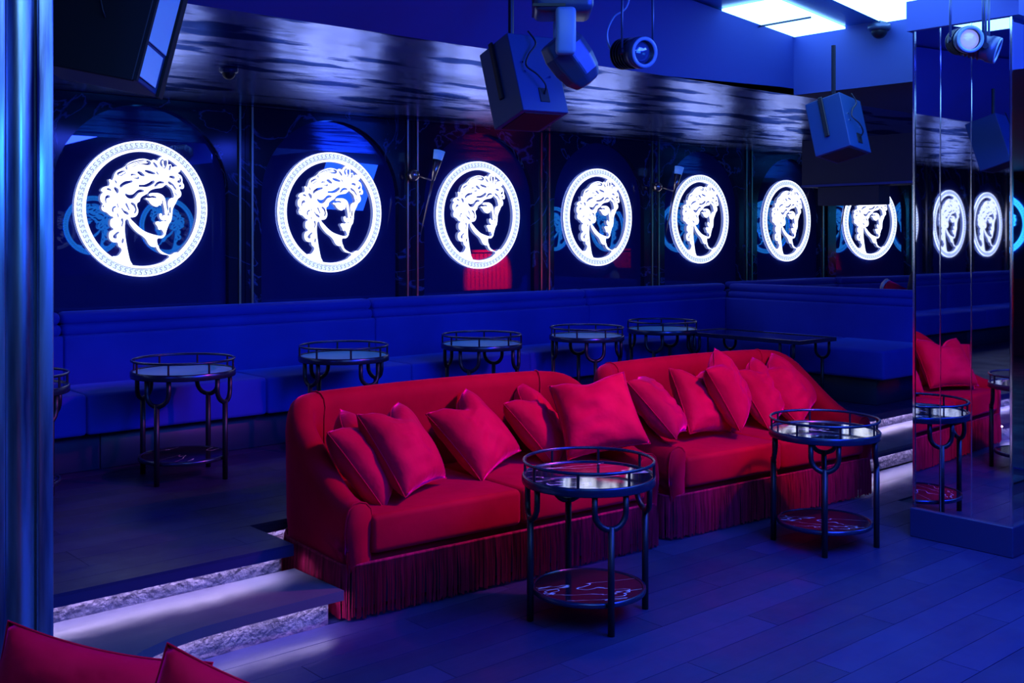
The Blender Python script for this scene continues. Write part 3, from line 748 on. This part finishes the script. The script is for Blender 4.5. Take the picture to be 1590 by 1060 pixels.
for k, (p, s, ch, g, lab) in enumerate(PIL):
    if p[0] == 'F': p = corner_pose(*p[1:], s)
    t = tag(empty('cushion', p[:3], p[3:6]), lab, 'cushion', g)
    a, b_ = pillow_mesh(k + 1, s * (1.05 if k < 10 else 1), .088 if k < 10 else .09, ch)
    cv = obj('cover', a, M['pillow_red'], t, True); obj('seam_piping', b_, M['pillow_red'], cv, True)

# ------------------------------------------------------------------ tables
def make_table():
    t = empty('round_table')
    bm = bmesh.new(); lathe(bm, [(0, .566), (.262, .566), (.262, .574), (0, .574)], 48); obj('stone_top', bm, M['stone'], t)
    bm = bmesh.new(); lathe(bm, [(.262, .545), (.274, .545), (.276, .55), (.276, .576), (.272, .581), (.262, .579), (.262, .545)], 48); obj('top_rim', bm, M['metal_rim'], t, True)
    bm = bmesh.new(); tube(bm, circ(.268, .636), .0068, 8, closed=True); gr = obj('gallery_ring', bm, M['metal_rim'], t, True)
    for k in range(8):
        a = 2 * PI * (k + .35) / 8; c, s = math.cos(a), math.sin(a)
        bm = bmesh.new(); tube(bm, [(.268 * c, .268 * s, .578), (.268 * c, .268 * s, .632)], .006, 6); obj('gallery_post', bm, M['black_metal'], gr)
    bm = bmesh.new(); lathe(bm, [(0, .112), (.222, .112), (.222, .120), (0, .120)], 40); obj('lower_shelf', bm, M['stone_low'], t)
    bm = bmesh.new(); lathe(bm, [(.222, .102), (.234, .102), (.236, .106), (.236, .122), (.222, .124), (.222, .102)], 40); obj('shelf_rim', bm, M['metal_rim'], t, True)
    for k in range(4):
        a = PI / 2 * k; rr = .252; g = .066
        bm = bmesh.new()
        def fp(u, z): # tangential offset u at angle a on the circle
            aa = a + u / rr; return (rr * math.cos(aa), rr * math.sin(aa), z)
        pts = [fp(-g, .548), fp(-g, .48)] + [fp(-g * math.cos(PI * q / 10), .48 - g * math.sin(PI * q / 10)) for q in range(1, 10)] + [fp(g, .48), fp(g, .548)]
        tube(bm, pts, .0125, 8); tube(bm, [fp(0, .425), (rr * math.cos(a), rr * math.sin(a), .0)], .0145, 8)
        leg = obj('leg', bm, M['black_metal'], t, True)
    return t
tab = make_table(); first = True
tray_me = [c for c in tab.children if c.name == 'stone_top'][0].data.copy(); tray_me.materials.clear(); tray_me.materials.append(M['tray_glass'])
GT = 'round side tables with gallery rails'
TB = [(914, 4.46, 0, 'round black side table standing in front of the near red sofa', math.radians(-25)),
      (1280, 5.50, 0, 'round black side table in front of the far red sofa, beside the mirrored column', math.radians(-57)),
      (285, 5.87, ZP, 'round side table on the platform under the largest medallion', .585),
      (534, 6.62, ZP, 'round side table on the platform behind the left end of the near sofa', .096),
      (748, 7.36, ZP, 'round side table on the platform behind the right half of the near sofa', .54),
      (911, 7.96, ZP, 'round side table on the platform seen over the gap between the sofas', 1.03),
      (1028, 8.56, ZP, 'farthest round side table on the platform, left of the rectangular one', .46)]
def at(px, z, h=0):
    k = (px - CX) / FPX; return Vector((z * (.661 + .7506 * k), z * (.7506 - .661 * k), h))
for px, z, h, lab, rz in TB:
    t = tab if first else copy_tree(tab); first = False
    if h:
        for ch in t.children:
            if ch.name.startswith('stone_top'): ch.data = tray_me; ch.name = 'glass_top'
    t.location = at(px, z, h); t.rotation_euler = (0, 0, rz); tag(t, lab, 'side table', GT)
t = copy_tree(tab); t.location = (1.62, 5.5, ZP); t.rotation_euler = (0, 0, .4); tag(t, 'round side table half hidden behind the left metal column', 'side table', GT)
# rectangular table
RT = tag(empty('rectangular_table', (7.09, 5.13, ZP)), 'rectangular black metal table with glossy stone top beside the blue banquettes', 'table')
box('stone_top', -.235, .235, -.54, .54, .515, .53, M['stone'], RT); 
bm = bmesh.new()
for a in ((-.25, -.235, -.555, .555), (.235, .25, -.555, .555), (-.235, .235, -.555, -.54), (-.235, .235, .54, .555)): bx(bm, *a, .505, .535)
obj('top_rim', bm, M['metal_rim'], RT)
for sx in (-1, 1):
    for sy in (-1, 1):
        bm = bmesh.new(); g = .06; yc = sy * .44; x = sx * .235
        pts = [(x, yc - g, .505), (x, yc - g, .43)] + [(x, yc - g * math.cos(PI * q / 10), .43 - g * math.sin(PI * q / 10)) for q in range(1, 10)] + [(x, yc + g, .43), (x, yc + g, .505)]
        tube(bm, pts, .011, 8); tube(bm, [(x, yc, .38), (x, yc, 0)], .013, 8); obj('leg', bm, M['black_metal'], RT, True)

# ------------------------------------------------------------------ mirrored column
MC = tag(empty('mirrored_column', (5.3, 2.6, 0)), 'square column clad in mirror strips on a dark lacquered base', 'column')
box('core', .012, .45, -.24, .24, .15, 2.63, M['dark_paint'], MC)
ys = [.240, .105, -.057, -.249]
for a, b_ in zip(ys, ys[1:]): box('mirror_strip', 0, .011, b_ + .0015, a - .0015, .15, 2.63, M['mirror'], MC)
for a, b_ in ((.012, .15), (.15, .30), (.30, .45)): box('mirror_strip', a + .0015, b_ - .0015, -.252, -.2405, .15, 2.63, M['mirror'], MC)
for y in (.105, -.057): box('joint_bead', -.003, .0, y - .0025, y + .0025, .15, 2.63, M['chrome'], MC)
box('edge_trim', -.006, .013, .2405, .252, .15, 2.63, M['chrome'], MC); box('edge_trim', -.006, .010, -.262, -.2525, .15, 2.63, M['chrome'], MC)
box('base', -.02, .47, -.272, .262, 0, .149, M['base_box'], MC, .004, 1)

# near column at the left edge
LC = tag(empty('metal_clad_column', (1.03, 3.09, 0)), 'brushed metal clad column at the left edge of the view', 'column')
box('corner_strip', -.044, 0, 0, .05, 0, 2.79, M['cladding'], LC, .006, 3, True)
box('core', -.40, -.002, .012, .42, 0, 2.79, M['dark_paint'], LC)
bm = bmesh.new(); n = 16; pr = [(-.122 + .072 * k / n, .012 - .016 * math.sin(PI * k / n)) for k in range(n + 1)]
g = [[bm.verts.new((x, y, z)) for x, y in pr] for z in (0, 2.79)]
for i in range(n): bm.faces.new((g[0][i], g[0][i + 1], g[1][i + 1], g[1][i]))
obj('face_plate', bm, M['cladding'], LC, True)
box('side_plate', -.40, -.127, .002, .02, 0, 2.79, M['cladding'], LC, .004, 2)
spot('blue_column_fill', (1.1, 1.9, 1.9), (.97, 3.1, 1.5), 48, 14, (.03, .30, 1.0), .7, .1)  # added unseen spot that brightens the column cladding

# ------------------------------------------------------------------ speakers
def sbox(name, pos, rot, dims, label, group=None, scale=1.0):
    c = Vector((0, 0, CAMH)); p = c + (Vector(pos) - c) * scale; d = [v * scale for v in dims]
    t = tag(empty(name, p, rot), label, 'speaker', group)
    return t, d
def hang(t, d, fx=.5, fy=.5):
    """bracket rod from the box top straight up to the ceiling"""
    Mw = Matrix.Translation(t.location) @ t.rotation_euler.to_matrix().to_4x4()
    top = Mw @ Vector((d[0] * fx, d[1] * fy, d[2]))
    ztop = 2.795 if top.y < 3.0 else 2.60
    if top.z < ztop:
        bm = bmesh.new(); tube(bm, [top - Vector((0, 0, .02)), (top.x, top.y, ztop)], .012, 8)
        o = obj('hanging_rod', bm, M['black_metal'], t); o.matrix_parent_inverse = Mw.inverted(); return o
def add_box_speaker(pos, rot, dims, label, scale=1.0, connector=True):
    t, d = sbox('wall_speaker', pos, rot, dims, label, 'hanging wedge speakers', scale)
    box('cabinet', 0, d[0], 0, d[1], 0, d[2], M['speaker'], t, .004, 2)
    box('bracket_channel', -.012, 0, d[1] * .48, d[1] * .60, d[2] * .28, d[2] * 1.02, M['speaker_dark'], t, .003, 1)
    box('connector_plate', d[0] * .42, d[0] * .62, -.004, .0, d[2] * .12, d[2] * .30, M['speaker_dark'], t, .001, 1)
    bm = bmesh.new(); tube(bm, curvy([(d[0] * .52, -.004, d[2] * .22), (d[0] * .50, -.03, d[2] * .30), (d[0] * .36, -.035, d[2] * .42), (d[0] * .20, -.02, d[2] * .55), (d[0] * .30, -.02, d[2] * .70), (d[0] * .48, -.03, d[2] * .85), (d[0] * .40, -.02, d[2] * 1.02)]), .004, 6)
    obj('cable', bm, M['cable'], t, True)
    for u, v in ((.18, .62), (.72, .45), (.2, .5)):
        bm = bmesh.new(); lathe(bm, [(0, 0), (.005, 0), (.005, .004), (0, .004)], 10, Matrix.Translation((d[0] * u, -.001, d[2] * v)) @ Matrix.Rotation(PI / 2, 4, 'X')); obj('screw', bm, M['chrome'], t)
    box('grille', d[0] * .1, d[0] * .9, d[1] * .1, d[1] * .9, -.003, .0, M['speaker_dark'], t)
    hang(t, d, .3, .35); return t
add_box_speaker((2.963, 3.294, 2.077), (-.313, -.014, -.091), (.241, .218, .349), 'black wedge speaker hanging beside the moving-head lamp')
add_box_speaker((5.686, 3.451, 2.096), (-.257, .098, .108), (.288, .228, .337), 'black wedge speaker hanging near the blue ceiling corner, left of the mirrored column', .90)
# large speaker, top left: open frame sides; pale plates stand in for light reflected there
t, d = sbox('large_speaker', (1.291, 3.178, 2.023), (.195, .152, .805), (.203, .33, .40), 'large black tilted speaker with a pale blue reflection painted on its side, at the top left')
box('cabinet', .004, d[0] - .004, .0, d[1], .004, d[2], M['speaker'], t, .003, 1)
box('front_grille', -.012, .002, .0, d[1], -.004, d[2], M['speaker_dark'], t, .002, 1)
box('side_plate', d[0] * .10, d[0] * .72, -.006, -.001, .02, d[2] * .30, M['side_reflection'], t, .001, 1)
box('side_plate', d[0] * .06, d[0] * .80, -.006, -.001, d[2] * .33, d[2] * .98, M['side_reflection'], t, .001, 1)
box('side_frame', -.01, 0.004, -.012, -.001, 0, d[2], M['speaker_dark'], t); box('side_frame', d[0] * .84, d[0], -.012, -.001, 0, d[2], M['speaker_dark'], t)
bm = bmesh.new(); tube(bm, [(-.013, .13, .17), (-.02, .14, .19), (-.02, .16, .23), (-.014, .17, .26)], .003, 6); obj('cable', bm, M['cable'], t, True)
hang(t, d, .5, .3)

# moving head lamp
ML = at(876, 3.9); hz = lambda y, z: CAMH - (y - HZ) / FPX * z
t = tag(empty('moving_head_lamp', (ML.x, ML.y, 2.40), (0, 0, -YAW)), 'moving-head stage lamp with a tilted faceted head, beside the left wedge speaker', 'stage lamp')
box('base_housing', -.11, .10, -.10, .12, -.05, .09, M['fixture'], t, .025, 3, True)
bm = bmesh.new()
for k in range(4): bx(bm, -.115, .0, -.105, .1, -.035 + k * .03, -.025 + k * .03)
obj('cooling_fin', bm, M['black_metal'], t)
bm = bmesh.new(); tube(bm, [(0, 0, .08), (0, 0, .39)], .02, 10); obj('hanging_pole', bm, M['black_metal'], t)
bm = bmesh.new(); bx(bm, -.036, .034, -.155, -.105, -.21, -.045, .014, 3); obj('yoke_arm', bm, M['fixture_pale'], t, True)
bm = bmesh.new(); bx(bm, -.036, .034, .085, .12, -.21, -.045, .012, 3); obj('yoke_arm', bm, M['fixture_pale'], t, True)
bm = bmesh.new(); b2 = bmesh.new()
lathe(b2, [(0, -.14), (.060, -.13), (.085, -.09), (.098, -.03), (.100, .04), (.085, .09), (.082, .10), (0, .10)], 8)
merge(bm, b2, Matrix.Translation((.02, -.01, -.20)) @ Matrix.Rotation(math.radians(-38), 4, 'Y') @ Matrix.Rotation(math.radians(10), 4, 'X') @ Matrix.Scale(.85, 4))
head = obj('head', bm, M['fixture'], t)
md = head.modifiers.new('bevel', 'BEVEL'); md.width = .008; md.segments = 2
bm = bmesh.new(); tube(bm, curvy([(-.09, -.11, .02), (-.05, -.13, .06), (.02, -.12, .07), (.06, -.11, .05)]), .006, 6); obj('cable', bm, M['white_cloth'], t, True)

def par_lamp(px, z, y, aim, label, drop_to=2.795, scale=1., cable=True, lens_m=M['lens_dark']):
    p = at(px, z, hz(y, z)); t = tag(empty('spot_lamp', p, (0, 0, -YAW)), label, 'stage lamp', 'hanging spot lamps')
    d = Vector(aim).normalized(); Q = d.to_track_quat('Z', 'Y').to_matrix().to_4x4(); S = Matrix.Scale(scale, 4)
    bm = bmesh.new(); lathe(bm, [(0, -.135), (.045, -.135), (.058, -.12), (.060, .0), (.066, .01), (.066, .045), (.054, .045), (.054, .02), (0, .02)], 28, Q @ S); obj('housing', bm, M['fixture'], t, True)
    bm = bmesh.new()
    for k in range(5): lathe(bm, [(.058, -.11 + k * .02), (.066, -.11 + k * .02), (.066, -.104 + k * .02), (.058, -.104 + k * .02), (.058, -.11 + k * .02)], 28, Q @ S)
    obj('cooling_fin', bm, M['black_metal'], t)
    bm = bmesh.new(); lathe(bm, [(.049, .046), (.064, .046), (.064, .052), (.049, .052), (.049, .046)], 28, Q @ S); obj('front_ring', bm, M['fixture_pale'], t, True)
    bm = bmesh.new(); lathe(bm, [(0, .040), (.03, .036), (.0485, .026), (.0485, .022), (0, .022)], 28, Q @ S); obj('lens', bm, lens_m, t, True)
    side = Vector((d.y, -d.x, 0)).normalized()
    if side.x > 0: side = -side
    for s in (-1, 1):
        o_ = side * (.078 * scale * s); bm = bmesh.new()
        tube(bm, [o_ + Vector((0, 0, -.01)), o_ + Vector((0, 0, .16)), Vector((o_.x * .9, o_.y * .9, drop_to - p.z))], .0055, 6); obj('yoke_strap', bm, M['fixture'], t, True)
        bm = bmesh.new(); lathe(bm, [(0, 0), (.014, 0), (.014, .012), (0, .012)], 12, Matrix.Translation(o_) @ side.to_track_quat('Z', 'Y').to_matrix().to_4x4()); obj('clamp_knob', bm, M['black_metal'], t)
    if cable:
        bm = bmesh.new(); b0 = -d * .12 * scale
        tube(bm, curvy([b0, b0 + Vector((-.045, 0, .02)), b0 + Vector((-.06, 0, .09)), b0 + Vector((-.03, 0, .16)), b0 + Vector((.03, 0, .22)), b0 + Vector((.05, 0, drop_to - p.z - b0.z))]), .005, 6); obj('cable', bm, M['fixture_pale'], t, True)
    return t
par_lamp(990, 4.5, 82, (.55, -1, -.12), 'round spot lamp on two thin straps, hanging right of the moving-head lamp')
par_lamp(1501, 5.0, 62, (-.05, -1, -.1), 'round spot lamp with a milky lens in front of the mirrored column top', lens_m=M['lens'], scale=.95, cable=False)
par_lamp(1533, 5.05, 75, (.9, -.5, -.35), 'dark spot lamp turned away, right of the milky-lens one', scale=.95, cable=False)

# small ceiling fittings
def dome(name, loc, r, label, cat, rotx=0):
    t = tag(empty(name, loc), label, cat)
    bm = bmesh.new(); lathe(bm, [(0, 0), (r * 1.15, 0), (r * 1.15, -r * .45), (r * .95, -r * .6), (0, -r * .6)], 24); obj('housing', bm, M['fixture'], t, True)
    bm = bmesh.new(); lathe(bm, [(r * .8, -r * .6)] + [(r * .8 * math.cos(a), -r * .6 - r * .8 * math.sin(a)) for a in [k * PI / 16 for k in range(1, 8)]] + [(0, -r * 1.4)], 24); obj('dome', bm, M['black_metal'], t, True)
    return t
dome('dome_sensor', (2.60, 5.17, 2.43), .042, 'small dark dome sensor on the rippled ceiling above the first two medallions', 'sensor')
t = dome('dome_camera', (0, 0, 0), .055, 'small pale dome camera on the blue fascia left of the mirrored column', 'security camera')
t.location = (5.62, 3.23, 2.76)
box('mount_arm', -.02, .078, -.02, .02, .0, .02, M['fixture'], t)

# torch-like stick wall lamps
def sconce(x, lab, y=6.57, zb=None):
    t = tag(empty('stick_wall_lamp', (x, y, 0)), lab, 'wall lamp', 'torch wall lamps')
    bm = bmesh.new(); bmesh.ops.create_uvsphere(bm, u_segments=20, v_segments=12, radius=.045); bmesh.ops.translate(bm, vec=(-.03, -.045, 2.02), verts=bm.verts); obj('wall_ball', bm, M['brass'], t, True)
    a, b_ = Vector((-.05, -.16, 1.58)), Vector((.075, -.20, 2.13)); m0 = a.lerp(b_, .72)
    bm = bmesh.new(); tube(bm, [(-.02, -.06, 2.02), m0], .006, 8); obj('arm', bm, M['brass'], t, True)
    bm = bmesh.new(); tube(bm, [a, a.lerp(b_, .5), m0], [.004, .007, .011], 10); obj('rod', bm, M['brass'], t, True)
    bm = bmesh.new(); tube(bm, [m0, a.lerp(b_, .85), b_], [.011, .022, .034], 14); obj('cone', bm, M['brass'], t, True)
    bm = bmesh.new(); tube(bm, [b_, b_ + (b_ - a).normalized() * .07], [.034, .043], 14); obj('frosted_cup', bm, M['frost'], t, True)
    return t
sconce(4.80, 'torch-shaped wall lamp between the second and third medallions')
sconce(7.54, 'torch-shaped wall lamp between the fourth and fifth medallions')
sconce(10.38, 'torch-shaped wall lamp nearest the mirrored column')

# things left on the far side of the partition
t = tag(empty('folded_coat', (8.95, 4.72, .26)), 'dark coat on a seat back beyond the partition, at the mirrored column edge', 'coat')
bm = bmesh.new(); lathe(bm, [(0, 0), (.16, 0), (.19, .35), (.17, .70), (.12, .96), (.06, 1.06), (0, 1.08)], 14)
for v in bm.verts: v.co.x *= .6; v.co += Vector((.02 * math.sin(9 * v.co.z), .02 * math.sin(7 * v.co.z + 2), 0))
obj('cloth', bm, M['coat'], t, True)
t = tag(empty('red_bolster', (8.80, 4.98, .26)), 'small red bolster with a white end beyond the partition', 'cushion')
bm = bmesh.new(); tube(bm, [(0, -.16, .80), (0, 0, .87)], .055, 14); obj('roll', bm, M['pillow_red'], t, True)
bm = bmesh.new(); tube(bm, [(0, 0, .87), (0, .03, .885)], .057, 14); obj('white_end', bm, M['white_cloth'], t, True)
bm = bmesh.new(); tube(bm, [(0, -.08, 0), (0, -.08, .80)], .03, 10); obj('stand', bm, M['black_metal'], t, True)
